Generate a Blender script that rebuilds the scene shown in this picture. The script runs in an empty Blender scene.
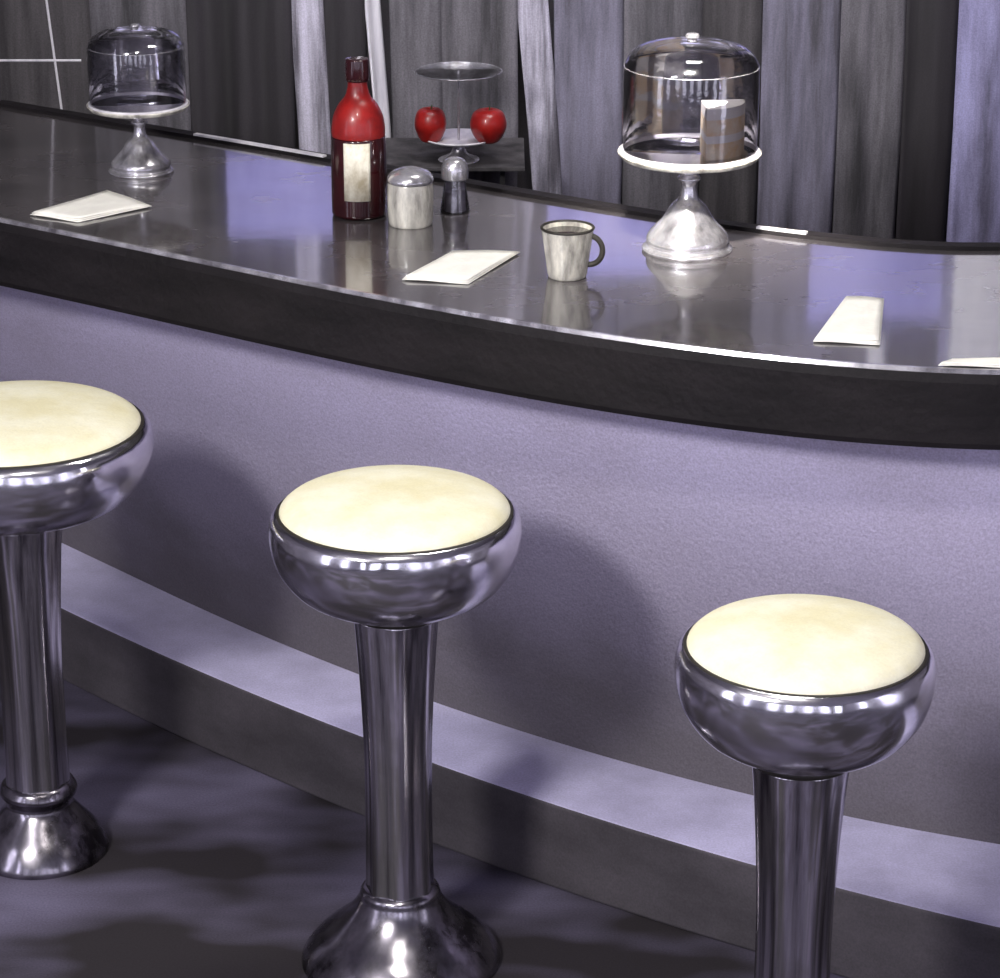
import bpy, math, random
import numpy as np
from mathutils import Vector
random.seed(4)
S=bpy.context.scene
S.view_settings.view_transform='Standard'

def lin(c):
    return tuple(((x/255)/12.92 if x/255<=0.04045 else ((x/255+0.055)/1.055)**2.4) for x in c)
def mat(name,c1,c2=None,rough=.6,metal=0.0,scale=(6,6,6),bump=0.0,bscale=60,spec=.5,coat=0,emit=0,lo=.35,hi=.65,rough2=None,detail=6,grain=.0,low_shade=None,coatior=1.5,coatr=.03):
    m=bpy.data.materials.new(name); m.use_nodes=True
    nt=m.node_tree; b=nt.nodes['Principled BSDF']
    a=lin(c1)+(1,)
    b.inputs['Roughness'].default_value=rough; b.inputs['Metallic'].default_value=metal
    b.inputs['Specular IOR Level'].default_value=spec
    b.inputs['Coat Weight'].default_value=coat; b.inputs['Coat IOR'].default_value=coatior; b.inputs['Coat Roughness'].default_value=coatr
    tc=nt.nodes.new('ShaderNodeTexCoord'); mp=nt.nodes.new('ShaderNodeMapping'); mp.inputs['Scale'].default_value=scale
    nt.links.new(tc.outputs['Object'],mp.inputs['Vector'])
    n=nt.nodes.new('ShaderNodeTexNoise'); n.inputs['Scale'].default_value=1; n.inputs['Detail'].default_value=detail; n.inputs['Roughness'].default_value=.62
    nt.links.new(mp.outputs[0],n.inputs['Vector'])
    r=nt.nodes.new('ShaderNodeValToRGB'); nt.links.new(n.outputs['Fac'],r.inputs['Fac'])
    r.color_ramp.elements[0].position=lo; r.color_ramp.elements[1].position=hi
    r.color_ramp.elements[0].color=a; r.color_ramp.elements[1].color=lin(c2 or c1)+(1,)
    col=r.outputs['Color']
    if low_shade:   # shade painted into the lower part of the panel (height above floor + noise)
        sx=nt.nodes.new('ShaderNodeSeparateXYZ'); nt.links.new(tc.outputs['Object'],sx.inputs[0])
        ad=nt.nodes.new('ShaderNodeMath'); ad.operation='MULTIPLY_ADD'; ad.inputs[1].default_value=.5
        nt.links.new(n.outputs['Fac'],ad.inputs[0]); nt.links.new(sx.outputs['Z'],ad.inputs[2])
        mq=nt.nodes.new('ShaderNodeMapRange'); mq.interpolation_type='SMOOTHSTEP'; mq.inputs[1].default_value=.25+low_shade[1]; mq.inputs[2].default_value=.25+low_shade[2]
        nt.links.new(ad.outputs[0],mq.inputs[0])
        mx=nt.nodes.new('ShaderNodeMix'); mx.data_type='RGBA'; mx.inputs[6].default_value=lin(low_shade[0])+(1,)
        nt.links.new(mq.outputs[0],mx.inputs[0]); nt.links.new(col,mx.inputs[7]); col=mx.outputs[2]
    if grain:
        g=nt.nodes.new('ShaderNodeTexNoise'); g.inputs['Scale'].default_value=260; g.inputs['Detail'].default_value=3
        nt.links.new(tc.outputs['Object'],g.inputs['Vector'])
        mr=nt.nodes.new('ShaderNodeMapRange'); mr.inputs[1].default_value=.3; mr.inputs[2].default_value=.7; mr.inputs[3].default_value=1-grain; mr.inputs[4].default_value=1+grain
        nt.links.new(g.outputs['Fac'],mr.inputs[0])
        vm=nt.nodes.new('ShaderNodeVectorMath'); vm.operation='SCALE'
        nt.links.new(col,vm.inputs[0]); nt.links.new(mr.outputs[0],vm.inputs['Scale']); col=vm.outputs[0]
    nt.links.new(col,b.inputs['Base Color'])
    if rough2 is not None:
        q=nt.nodes.new('ShaderNodeMapRange'); q.inputs[1].default_value=.35;q.inputs[2].default_value=.65;q.inputs[3].default_value=rough;q.inputs[4].default_value=rough2
        nt.links.new(n.outputs['Fac'],q.inputs[0]); nt.links.new(q.outputs[0],b.inputs['Roughness'])
    if bump:
        n2=nt.nodes.new('ShaderNodeTexNoise'); n2.inputs['Scale'].default_value=bscale; n2.inputs['Detail'].default_value=2
        nt.links.new(tc.outputs['Object'],n2.inputs['Vector'])
        bp=nt.nodes.new('ShaderNodeBump'); bp.inputs['Strength'].default_value=bump; bp.inputs['Distance'].default_value=.01
        nt.links.new(n2.outputs['Fac'],bp.inputs['Height']); nt.links.new(bp.outputs[0],b.inputs['Normal'])
        if coat>.9: nt.links.new(bp.outputs[0],b.inputs['Coat Normal'])
    if emit:
        nt.links.new(col,b.inputs['Emission Color']); b.inputs['Emission Strength'].default_value=emit
    return m
def glassmat(name,tint):
    m=bpy.data.materials.new(name); m.use_nodes=True; nt=m.node_tree
    nt.nodes.remove(nt.nodes['Principled BSDF']); o=nt.nodes['Material Output']
    t=nt.nodes.new('ShaderNodeBsdfTransparent'); t.inputs[0].default_value=lin(tint)+(1,)
    g=nt.nodes.new('ShaderNodeBsdfGlossy'); g.inputs['Roughness'].default_value=.09; g.inputs['Color'].default_value=(1,1,1,1)
    f=nt.nodes.new('ShaderNodeFresnel'); f.inputs[0].default_value=2.2
    n=nt.nodes.new('ShaderNodeTexNoise'); n.inputs['Scale'].default_value=12
    bp=nt.nodes.new('ShaderNodeBump'); bp.inputs['Strength'].default_value=.35; nt.links.new(n.outputs['Fac'],bp.inputs['Height']); nt.links.new(bp.outputs[0],g.inputs['Normal'])
    x=nt.nodes.new('ShaderNodeMixShader'); nt.links.new(f.outputs[0],x.inputs[0]); nt.links.new(t.outputs[0],x.inputs[1]); nt.links.new(g.outputs[0],x.inputs[2]); nt.links.new(x.outputs[0],o.inputs[0])
    return m

M=dict(
 cream=mat('cream_vinyl',(250,246,220),(238,230,190),rough=.55,scale=(10,10,10),bump=.15,bscale=30,grain=.04),
 chrome=mat('chrome',(255,254,255),(220,217,226),rough=.10,metal=1,scale=(9,9,16),rough2=.26,bump=.5,bscale=9),
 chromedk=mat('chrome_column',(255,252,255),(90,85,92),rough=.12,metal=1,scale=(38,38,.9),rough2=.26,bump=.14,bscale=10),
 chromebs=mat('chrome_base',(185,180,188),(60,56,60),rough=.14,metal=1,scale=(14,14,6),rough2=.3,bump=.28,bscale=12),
 seam=mat('seam_dark',(40,36,30),rough=.6),
 top=mat('countertop_laminate',(54,51,52),(80,75,77),rough=.2,rough2=.3,scale=(3,5,3),spec=.4,coat=1,coatior=1.68,coatr=.07,bump=.012,bscale=14,grain=.14),
 edge=mat('edge_black',(18,15,17),(32,28,30),rough=.65,scale=(4,4,14),grain=.2,bump=.2,spec=.25),
 panel=mat('lavender_panel',(194,186,216),(168,160,182),rough=.75,scale=(2.2,2.2,3.5),grain=.16,bump=.25,bscale=120,lo=.3,hi=.7,low_shade=((94,89,93),.18,.86)),  # darker low colour paints shade into the panel
 stept=mat('step_top_paint',(212,207,238),(170,165,192),rough=.7,scale=(3,3,3),grain=.12),
 stepf=mat('step_riser_paint',(54,50,54),(78,73,78),rough=.8,scale=(3,3,6),grain=.15),
 floor=mat('floor_linoleum',(42,38,41),(112,106,130),rough=.7,rough2=.8,scale=(1.4,2.8,1),grain=.18,lo=.44,hi=.74,spec=.3,detail=3),
 wallb=mat('back_wall_streaked',(58,54,56),(92,88,94),rough=.6,scale=(14,14,.8),grain=.15),
 dark=mat('dark_paint',(28,25,27),(50,46,50),rough=.6,scale=(14,14,1),grain=.15),
 darkg=mat('charcoal_fabric',(38,35,37),(78,74,76),rough=.8,scale=(20,20,1.6),grain=.2),
 grey=mat('grey_fabric',(54,52,55),(112,108,114),rough=.8,scale=(18,18,1.8),grain=.2),
 lav=mat('greyed_lavender_fabric',(130,126,144),(72,69,76),rough=.8,scale=(18,18,1.8),grain=.16),
 lavb=mat('lavender_fabric',(168,164,205),(96,92,114),rough=.8,scale=(14,14,2),grain=.16),
 light=mat('pale_fabric',(205,200,216),(88,84,92),rough=.8,scale=(30,30,2),grain=.16),
 white=mat('white_trim',(235,232,235),(190,186,195),rough=.5,scale=(20,20,2)),
 lpan=mat('reflection_panel_lavender',(190,185,250),(150,145,212),rough=.6,scale=(8,8,2),grain=.08),
 wpan=mat('reflection_panel_pale',(252,250,252),(215,212,222),rough=.6,scale=(20,20,2),grain=.08),
 napkin=mat('paper_napkin',(254,252,242),(242,239,230),rough=.8,scale=(20,20,20),bump=.2,bscale=50),
 bottle=mat('ketchup_dark',(58,15,19),(32,10,14),rough=.15,coat=.5,scale=(10,10,10)),
 red=mat('ketchup_red',(165,30,26),(110,18,18),rough=.35,coat=.2,scale=(14,14,14)),
 label=mat('label_paper',(250,246,228),(180,168,140),rough=.6,scale=(30,30,20)),
 porc=mat('porcelain',(236,232,218),(134,130,124),rough=.25,coat=.4,scale=(26,26,8)),
 coffee=mat('coffee',(40,24,20),rough=.1),
 cake=mat('cake_sponge',(255,244,215),(252,220,168),rough=.7,scale=(40,40,40),bump=.3),
 icing=mat('icing',(255,252,240),rough=.5),
 steel=mat('satin_steel',(238,236,241),(130,126,132),rough=.25,metal=.75,scale=(20,20,8)),
 ceil=mat('ceiling_plaster',(156,152,164),(140,136,147),rough=.9),
 roomw=mat('room_wall_paint',(155,150,166),(115,110,122),rough=.9,scale=(2,2,1)),
 leaf=mat('stem_green',(50,70,35),rough=.7),
 wglow=mat('added_window_glow',(214,213,242),(238,236,250),rough=.3,emit=2.7),
 glass=glassmat('dome_glass',(230,228,236)),
)

def obj(name,verts,faces,mats,fm=None,smooth=True,parent=None,bevel=0,sub=0,solid=0):
    me=bpy.data.meshes.new(name); me.from_pydata([tuple(v) for v in verts],[],faces); me.update()
    for m in (mats if isinstance(mats,list) else [mats]): me.materials.append(m)
    if fm: 
        for p,i in zip(me.polygons,fm): p.material_index=i
    for p in me.polygons: p.use_smooth=smooth
    o=bpy.data.objects.new(name,me); bpy.context.collection.objects.link(o)
    if solid:
        k=o.modifiers.new('s','SOLIDIFY'); k.thickness=solid; k.offset=0
    if bevel:
        k=o.modifiers.new('b','BEVEL'); k.width=bevel; k.segments=3; k.limit_method='ANGLE'
    if sub:
        k=o.modifiers.new('u','SUBSURF'); k.levels=sub; k.render_levels=sub
    if parent: o.parent=parent
    return o
def empty(name,loc=(0,0,0),rot=0):
    e=bpy.data.objects.new(name,None); bpy.context.collection.objects.link(e); e.location=loc; e.rotation_euler[2]=rot; e.empty_display_size=.1
    return e
def lathe(name,prof,m,parent=None,seg=64,loc=(0,0,0),flute=None,closed=False):
    V=[];F=[]
    for k,(r,z) in enumerate(prof):
        for i in range(seg):
            a=2*math.pi*i/seg
            rr=r
            if flute: rr=r*(1+flute[0]*math.cos(a*flute[1]))
            V.append((loc[0]+rr*math.cos(a),loc[1]+rr*math.sin(a),loc[2]+z))
    n=len(prof)
    for k in range(n-1 if not closed else n):
        k2=(k+1)%n
        for i in range(seg):
            j=(i+1)%seg; F.append((k*seg+i,k*seg+j,k2*seg+j,k2*seg+i))
    if not closed:
        if prof[0][0]>1e-4: F.append(tuple(range(seg))[::-1])
        if prof[-1][0]>1e-4: F.append(tuple((n-1)*seg+i for i in range(seg)))
    return obj(name,V,F,m,parent=parent)
def box(name,lo,hi,m,parent=None,bevel=0):
    x0,y0,z0=lo;x1,y1,z1=hi
    V=[(x0,y0,z0),(x1,y0,z0),(x1,y1,z0),(x0,y1,z0),(x0,y0,z1),(x1,y0,z1),(x1,y1,z1),(x0,y1,z1)]
    F=[(0,3,2,1),(4,5,6,7),(0,1,5,4),(1,2,6,5),(2,3,7,6),(3,0,4,7)]
    return obj(name,V,F,m,smooth=False,parent=parent,bevel=bevel)
def tube(name,pts,r,m,parent=None,cyc=False):
    c=bpy.data.curves.new(name,'CURVE'); c.dimensions='3D'; s=c.splines.new('POLY'); s.points.add(len(pts)-1)
    for p,q in zip(s.points,pts): p.co=(*q,1)
    s.use_cyclic_u=cyc; c.bevel_depth=r; c.bevel_resolution=4; c.use_fill_caps=True; c.materials.append(m)
    o=bpy.data.objects.new(name,c); bpy.context.collection.objects.link(o)
    if parent:o.parent=parent
    return o
def smoothprof(pts,n=6):
    out=[]
    P=[pts[0]]+list(pts)+[pts[-1]]
    for i in range(1,len(P)-2):
        p0,p1,p2,p3=[np.array(P[i+k],float) for k in (-1,0,1,2)]
        for t in np.linspace(0,1,n,endpoint=False):
            q=.5*((2*p1)+(-p0+p2)*t+(2*p0-5*p1+4*p2-p3)*t*t+(-p0+3*p1-3*p2+p3)*t**3)
            out.append((max(0,float(q[0])),float(q[1])))
    out.append(tuple(pts[-1])); return out

# ---------- room ----------
Y1=7.0
box('floor',(-3.6,-1.6,-.1),(3.6,Y1+.1,0),M['floor'])
box('ceiling',(-3.6,-1.6,3.3),(3.6,Y1+.1,3.4),M['ceil'])
box('wall_back',(-3.6,Y1,0),(3.6,Y1+.1,3.3),M['wallb'])
box('wall_left',(-3.6,-1.6,0),(-3.5,Y1,3.3),M['roomw'])
box('wall_right',(3.5,-1.6,0),(3.6,Y1,3.3),M['roomw'])
box('wall_front',(-3.5,-1.6,0),(3.5,-1.5,3.3),M['roomw'])
k=0
for x in (-2.8,-1.4,0,1.4,2.8):
    k+=1
    w=empty('added_window_%d'%k)  # unseen glowing panes added for fill and chrome streaks
    box('pane',(x-.36,-1.49,.2),(x+.36,-1.47,2.8),M['wglow'],w)
    for a in (-.40,.36): box('mullion',(x+a,-1.49,.16),(x+a+.04,-1.44,2.84),M['dark'],w)
    for z in (.16,1.1,2.8): box('rail',(x-.40,-1.49,z),(x+.40,-1.44,z+.04),M['dark'],w)
for sx in (-1,1):
    for y in (.6,2.4):
        k+=1
        w=empty('added_window_%d'%k); xa=sx*3.49;  # more glowing panes added for highlights on the chrome edges
        box('pane',(min(xa,xa-sx*.02),y-.36,.3),(max(xa,xa-sx*.02),y+.36,2.7),M['wglow'],w)
        for a in (-.40,.36): box('mullion',(min(xa,xa-sx*.05),y+a,.26),(max(xa,xa-sx*.05),y+a+.04,2.74),M['dark'],w)
        for z in (.26,2.7): box('rail',(min(xa,xa-sx*.05),y-.40,z),(max(xa,xa-sx*.05),y+.40,z+.04),M['dark'],w)

# ---------- counter paths ----------
def mk(pts,deg,x0,x1):
    c=np.polyfit([p[0] for p in pts],[p[1] for p in pts],deg); d=np.polyder(c)
    def f(x):
        if x<x0: return float(np.polyval(c,x0)+np.polyval(d,x0)*(x-x0))
        if x>x1: return float(np.polyval(c,x1)+np.polyval(d,x1)*(x-x1))
        return float(np.polyval(c,x))
    return f
fe=mk([(-.935,5.079),(-.630,4.872),(-.257,4.606),(0,4.443),(.227,4.331),(.475,4.227),(.782,4.166)],3,-.95,.85)
fs=mk([(-.786,5.185),(-.241,4.696),(-.036,4.511),(.453,4.180),(.807,3.988)],2,-.9,.9)
fb=mk([(-.641,5.342),(.111,4.675),(.660,4.355)],2,-.7,.8)
XS=np.linspace(-1.5,1.9,240)
def off(f,x,d):
    s=(f(x+.01)-f(x-.01))/.02; n=math.hypot(1,s)
    return (x-s/n*d, f(x)+d/n)
def sweep(name,prof,m,parent,xs=XS,f=fe,bevel=0):
    V=[];F=[];n=len(prof)
    for x in xs:
        for d,z in prof:
            p=off(f,x,d); V.append((p[0],p[1],z))
    for i in range(len(xs)-1):
        for j in range(n):
            k=(j+1)%n; F.append((i*n+j,i*n+k,(i+1)*n+k,(i+1)*n+j))
    F.append(tuple(range(n))); F.append(tuple((len(xs)-1)*n+j for j in range(n))[::-1])
    return obj(name,V,F,m,smooth=False,parent=parent,bevel=bevel)
C=empty('diner_counter')
ZT=1.05
sweep('countertop',[(.012,ZT-.02),(.012,ZT),(.70,ZT),(.70,ZT-.02)],M['top'],C)
sweep('edge_band',[(.0,ZT-.006),(.02,ZT-.006),(.02,ZT-.02),(.6,ZT-.02),(.6,ZT-.05),(.10,ZT-.05),(.10,ZT-.13),(.0,ZT-.13),(-.004,ZT-.12),(-.004,ZT-.02)],M['edge'],C)
sweep('edge_trim',[(.003,ZT-.006),(.006,ZT+.0008),(.012,ZT+.0008),(.012,ZT-.006)],M['steel'],C)
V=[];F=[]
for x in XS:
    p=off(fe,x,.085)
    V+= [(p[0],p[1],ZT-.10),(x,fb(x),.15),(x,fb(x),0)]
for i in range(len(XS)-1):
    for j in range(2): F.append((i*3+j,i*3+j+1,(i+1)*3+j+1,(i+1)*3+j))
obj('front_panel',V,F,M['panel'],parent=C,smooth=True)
sweep('back_panel',[(.62,0),(.62,ZT-.02),(.66,ZT-.02),(.66,0)],M['dark'],C)
V=[];F=[]
for x in XS:
    V+=[(x,fs(x),0),(x,fs(x),.165),(x,fb(x)+.01,.165),(x,fb(x)+.01,0)]
fm=[]
for i in range(len(XS)-1):
    for j in range(4):
        k2=(j+1)%4; F.append((i*4+j,(i+1)*4+j,(i+1)*4+k2,i*4+k2)); fm.append(0 if j==1 else 1)
obj('foot_step',V,F,[M['stept'],M['stepf']],fm,smooth=False,parent=C,bevel=.006)
sweep('back_ledge',[(.70,ZT-.02),(.70,ZT+.008),(.73,ZT+.008),(.73,ZT-.02)],M['edge'],C)
for a,b in ((-1.03,-.76),(.15,.27)):
    sweep('ledge_trim',[(.70,ZT+.008),(.70,ZT+.012),(.712,ZT+.012),(.712,ZT+.008)],M['white'],C,xs=np.linspace(a,b,10))

# ---------- drapes along back wall ----------
def pxx(p,y=Y1-.06): return (p-500)/2800*(y+.05)
def drape(p0,p1,m,amp=.007,folds=3,y=Y1-.07,lean=0):
    x0,x1=pxx(p0),pxx(p1); n=folds*10; V=[];F=[]
    for k,z in enumerate((.12,.8,1.4,2.2,3.1)):
        for i in range(n+1):
            t=i/n; a=amp*(1-.25*(k/4))
            V.append((x0+(x1-x0)*t+lean*(z-1.0)+.006*math.sin(3*z+t*5),y+a*math.sin(t*folds*2*math.pi+.3*k),z))
    for k in range(4):
        for i in range(n):
            F.append((k*(n+1)+i,k*(n+1)+i+1,(k+1)*(n+1)+i+1,(k+1)*(n+1)+i))
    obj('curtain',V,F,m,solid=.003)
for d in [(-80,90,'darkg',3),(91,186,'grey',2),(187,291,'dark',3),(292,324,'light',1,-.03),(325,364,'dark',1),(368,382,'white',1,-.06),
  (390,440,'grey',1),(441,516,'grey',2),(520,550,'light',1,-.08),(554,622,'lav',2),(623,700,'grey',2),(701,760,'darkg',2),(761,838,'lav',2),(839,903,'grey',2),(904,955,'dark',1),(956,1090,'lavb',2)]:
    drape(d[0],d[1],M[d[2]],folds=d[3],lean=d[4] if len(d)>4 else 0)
tube('curtain_rod',[(-2,Y1-.07,3.12),(2,Y1-.07,3.12)],.015,M['steel'])
for (x0,x1,z0,z1,m) in ((-.69,-.41,1.36,1.58,'lpan'),(.12,.40,1.47,1.68,'lpan'),(.79,1.13,1.56,1.80,'lpan'),(1.16,1.42,1.56,2.05,'wpan'),(.95,.99,1.84,2.1,'wpan')):
    e=empty('reflection_panel')  # unseen bright boards added so the countertop reflects them
    box('board',(x0,Y1-.115,z0),(x1,Y1-.09,z1),M[m],e,bevel=.004)
    box('batten',((x0+x1)/2-.02,Y1-.09,z0+.02),((x0+x1)/2+.02,Y1-.005,z1-.02),M['dark'],e)
R=empty('wire_rack',(-1.12,6.52,0))
for z in (1.05,.6,.2):
    tube('rail',[(-.25,0,z),(.135,0,z)],.003,M['white'],R)
for x,l in ((.10,.06),(-.25,.0)):
    tube('leg',[(x-l,0,1.45),(x+l,0,.0)],.003,M['white'],R)
    tube('foot_bar',[(x+l,-.08,.004),(x+l,.08,.004)],.004,M['white'],R)
SHF=empty('wall_shelf')
box('board',(-.30,6.59,.765),(.06,6.90,.775),M['darkg'],SHF,bevel=.002)
for x in (-.25,.0): box('bracket',(x,6.66,.68),(x+.012,6.90,.765),M['dark'],SHF)
FS=empty('fruit_stand',(-.10,6.66,.775))
lathe('foot',smoothprof([(.05,0),(.048,.006),(.02,.02),(.012,.05)]),M['steel'],FS)
lathe('tray',smoothprof([(.0,.046),(.06,.048),(.085,.056),(.083,.06),(.06,.053),(0,.051)],3),M['white'],FS)
tube('post',[(0,0,.05),(0,0,.222)],.003,M['steel'],FS)
lathe('upper_tray',[(0,.214),(.09,.215),(.103,.218),(.10,.220),(0,.217)],M['glass'],FS)
tube('upper_rim',[(.105*math.cos(a),.105*math.sin(a),.220) for a in np.linspace(0,2*math.pi,40,endpoint=False)],.0013,M['steel'],FS,True)
for i,(x,y,k) in enumerate(((-.068,-.02,.95),(.072,-.03,1.08))):
    lathe('apple_%d'%i,smoothprof([(0,.064),(.02,.057),(.034*k,.075),(.041*k,.1),(.034*k,.128),(.016,.138),(0,.128)]),M['red'],FS,loc=(x,y,-.004),seg=32)
    tube('apple_stem_%d'%i,[(x,y,.122),(x+.004,y,.142)],.0015,M['leaf'],FS)

# ---------- stools ----------
def stool(x,y,r=.19,rot=0,h=.845,br=1.0):
    e=empty('bar_stool',(x,y,0),rot); k=r/.19
    lathe('seat_cushion',smoothprof([(.0,h+.004),(.10*k,h+.001),(.160*k,h-.010),(.181*k,h-.022),(.186*k,h-.032)]),M['cream'],e)
    lathe('seat_piping',smoothprof([(.185*k,h-.028),(.189*k,h-.029),(.190*k,h-.032),(.186*k,h-.035)],4),M['seam'],e)
    lathe('seat_ring',smoothprof([(.184*k,h-.030),(.192*k,h-.031),(.2*k,h-.042),(.203*k,h-.066),(.199*k,h-.096),(.187*k,h-.126),(.160*k,h-.158),(.120*k,h-.180),(.085*k,h-.190),(.075*k,h-.192)],8),M['chrome'],e,seg=128)
    lathe('swivel_collar',[(.074,h-.190),(.078,h-.195),(.078,h-.203),(.07,h-.206)],M['seam'],e)
    col=smoothprof([(.070,h-.204),(.065,h-.26),(.058,h-.38),(.055,h-.5),(.056,.17),(.058,.125)],6)
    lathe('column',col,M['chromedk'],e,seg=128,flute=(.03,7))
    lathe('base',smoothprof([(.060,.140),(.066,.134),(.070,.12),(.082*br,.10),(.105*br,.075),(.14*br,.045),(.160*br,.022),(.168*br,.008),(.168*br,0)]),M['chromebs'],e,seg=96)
stool(-.838,4.572,.222,0,.850,.72)
stool(-.168,4.177,.19,.3,.843)
stool(.433,3.639,.173,.6,.843)

# ---------- cake stands ----------
def cake(x,y,k=1,kz=1,fill=True):
    e=empty('cake_stand',(x,y,ZT)); e.scale=(k,k,kz)
    lathe('pedestal',smoothprof([(.082,0),(.083,.006),(.074,.012),(.076,.02),(.072,.032),(.056,.05),(.046,.062),(.032,.085),(.018,.10),(.014,.125),(.022,.135),(.015,.145),(.017,.160),(.05,.172)],5),M['steel'],e)
    lathe('plate',smoothprof([(0,.170),(.11,.172),(.128,.18),(.130,.186),(.124,.184),(.11,.178),(0,.176)],3),M['porc'],e)
    dome=smoothprof([(.121,.182),(.123,.24),(.123,.32),(.119,.350),(.100,.372),(.06,.384),(0,.388)],6)
    lathe('glass_dome',dome,M['glass'],e,seg=96)
    lathe('dome_rim',[(.120,.181),(.126,.181),(.126,.190),(.120,.190)],M['white'],e,closed=True)
    tube('dome_shoulder_band',[(.1215*math.cos(a),.1215*math.sin(a),.342) for a in np.linspace(0,2*math.pi,60,endpoint=False)],.0010,M['steel'],e,True)
    lathe('dome_knob',smoothprof([(.010,.385),(.009,.390),(.013,.394),(.010,.400),(0,.401)]),M['steel'],e,seg=24)
    if fill:
        for nm,z0,z1,mm in (('cake_layer',.177,.212,'cake'),('cream_layer',.212,.226,'icing'),('cake_layer_top',.226,.255,'cake'),('icing_top',.255,.275,'icing')):
            V=[]
            for z in (z0,z1):
                V.append((.02,.02,z))
                for a in np.linspace(-1.5,.10,9): V.append((.02+.08*math.cos(a),.02+.08*math.sin(a),z))
            F=[tuple(range(10))[::-1],tuple(range(10,20))]+[(i,(i+1)%10,10+(i+1)%10,10+i) for i in range(10)]
            obj(nm,V,F,M[mm],parent=e,smooth=False)
cake(.337,4.872,.98,.98)
cake(-.715,5.45,.78,.74,False)

# ---------- ketchup bottle ----------
K=empty('ketchup_bottle',(-.264,5.12,ZT)); K.scale=(1,1,.95)
lathe('glass_body',smoothprof([(.044,0),(.051,.004),(.052,.02),(.052,.12),(.05,.16)],5),M['bottle'],K)
lathe('shoulder_sauce',smoothprof([(.050,.16),(.050,.175),(.046,.20),(.036,.222),(.024,.238),(.019,.255),(.018,.27)],5),M['red'],K)
lathe('cap',smoothprof([(.018,.27),(.022,.271),(.022,.305),(.019,.312),(0,.313)],4),M['bottle'],K,seg=32)
V=[]
A=np.linspace(-math.pi/2-.50,-math.pi/2+.45,14)
for z in (.04,.155):
    for a in A: V.append((.0535*math.cos(a),.0535*math.sin(a),z))
F=[(i,i+1,15+i,14+i) for i in range(13)]
obj('label',V,F,M['label'],parent=K,solid=.001)

SG=empty('sugar_jar',(-.166,5.05,ZT))
lathe('jar_body',smoothprof([(.036,0),(.041,.005),(.043,.05),(.041,.078),(.036,.085)]),M['porc'],SG,seg=32)
lathe('lid',smoothprof([(.042,.081),(.043,.088),(.034,.1),(.012,.108),(0,.109)]),M['steel'],SG,seg=32)
SH=empty('salt_shaker',(-.085,5.14,ZT)); SH.scale=(1.15,1.15,1.1)
lathe('shaker_glass',smoothprof([(.022,0),(.024,.004),(.019,.04),(.017,.06)]),M['glass'],SH,seg=32)
lathe('salt',[(.018,.003),(.017,.035),(0,.035)],M['white'],SH,seg=32)
lathe('shaker_cap',smoothprof([(.019,.058),(.022,.06),(.022,.078),(.015,.092),(0,.096)]),M['steel'],SH,seg=32)
MG=empty('coffee_mug',(.117,4.70,ZT),-.2)
lathe('mug_body',smoothprof([(.028,0),(.034,.004),(.039,.04),(.044,.075),(.046,.088),(.043,.088),(.040,.07),(.03,.02),(0,.015)],5),M['porc'],MG,seg=48)
lathe('coffee_surface',[(.0405,.080),(0,.0805)],M['coffee'],MG,seg=32)
tube('mug_rim',[(.045*math.cos(a),.045*math.sin(a),.088) for a in np.linspace(0,2*math.pi,40,endpoint=False)],.0025,M['seam'],MG,True)
tube('handle',[(.038+.024*math.cos(a),0,.05+.026*math.sin(a)) for a in np.linspace(-1.7,1.7,16)],.005,M['seam'],MG)

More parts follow.
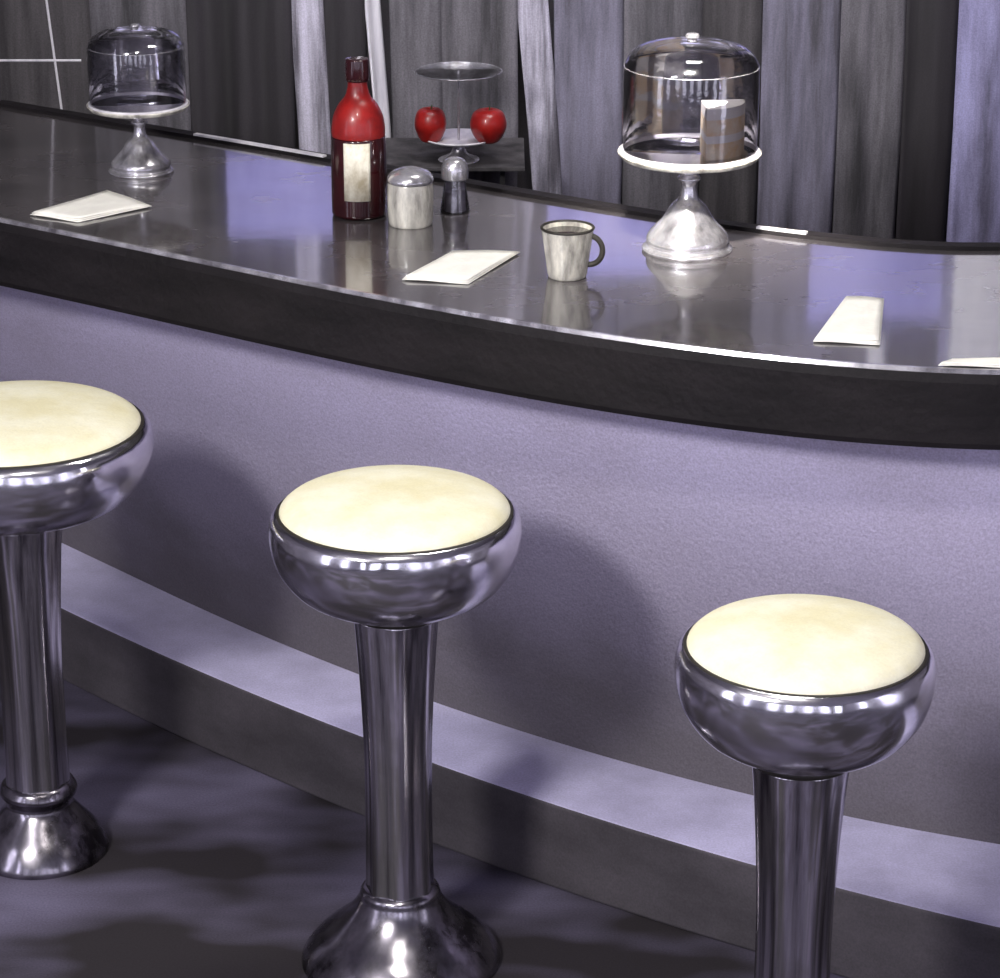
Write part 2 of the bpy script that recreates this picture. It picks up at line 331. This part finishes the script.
# ---------- napkins (folded) ----------
def napkin(cor):
    c=[Vector((a,b,0)) for a,b in cor]; ctr=sum(c,Vector())/4
    e=empty('paper_napkin',(ctr.x,ctr.y,ZT))
    for L in range(3):
        V=[];n=8; s=1-.03*L
        for j in range(n+1):
            for i in range(n+1):
                u=i/n;v=j/n
                p=(c[0]*(1-u)+c[1]*u)*(1-v)+(c[3]*(1-u)+c[2]*u)*v-ctr
                V.append((p.x*s,p.y*s,.0025+.002*L+.001*math.sin(5*u+3*v+L)))
        F=[(j*(n+1)+i,j*(n+1)+i+1,(j+1)*(n+1)+i+1,(j+1)*(n+1)+i) for j in range(n) for i in range(n)]
        obj('fold_%d'%L,V,F,M['napkin'],parent=e,solid=.0012)
H=2.412
def W(p,q,z=ZT):   # measured tabletop coordinates
    u=(p-500)/2800; v=(489-q)/2800; dz=-.3502+v*.9367; t=(z-H)/dz
    return (u*t,(.9367+v*.3502)*t)
for quad in (((30,216),(78,223),(152,208),(108,192)),((402,281),(468,285),(520,254),(452,253)),((813,343),(880,346),(884,301),(846,298)),((938,367),(1030,370),(1040,362),(950,362))):
    napkin([W(*q) for q in quad])

# ---------- lights ----------
def area(name,loc,tgt,size,power,col,sy=None,spread=None):
    l=bpy.data.lights.new(name,'AREA'); l.energy=power; l.color=col; l.size=size
    if sy: l.shape='RECTANGLE'; l.size_y=sy
    if spread: l.spread=math.radians(spread)
    o=bpy.data.objects.new(name,l); bpy.context.collection.objects.link(o); o.location=loc
    o.rotation_euler=(Vector(tgt)-Vector(loc)).to_track_quat('-Z','Y').to_euler(); return o
area('ceiling_spot_key',(-1.9,1.3,3.1),(0,4.4,.5),.55,130,(.99,.97,.97))
area('added_light_counter',(.4,5.0,3.2),(.3,4.6,0),.4,26,(1,.97,.93),.4)  # overhead light added for highlights on the counter
area('added_light_cake',(.1,3.0,3.1),(.36,4.87,1.28),.15,4.5,(1,.96,.88),.15,16)  # extra light added to brighten the front of the cake
area('added_light_stools',(-.2,2.7,3.2),(0,4.0,.7),.22,26,(1,.97,.92),.22)  # light added to brighten cushions and put highlights on chrome
area('added_light_backwall',(.2,5.9,3.2),(.2,7.0,1.75),2.2,17,(.94,.93,1),.2,60)  # accent light added for the reflected boards and drapes
w=bpy.data.worlds.new('World'); S.world=w; w.use_nodes=True
w.node_tree.nodes['Background'].inputs[0].default_value=(.35,.34,.42,1); w.node_tree.nodes['Background'].inputs[1].default_value=.4

cam=bpy.data.cameras.new('Camera'); cam.lens=100.8; cam.sensor_width=36; cam.sensor_fit='HORIZONTAL'
co=bpy.data.objects.new('Camera',cam); bpy.context.collection.objects.link(co)
co.location=(0,0,H); co.rotation_euler=(math.radians(90-20.5),0,0); S.camera=co
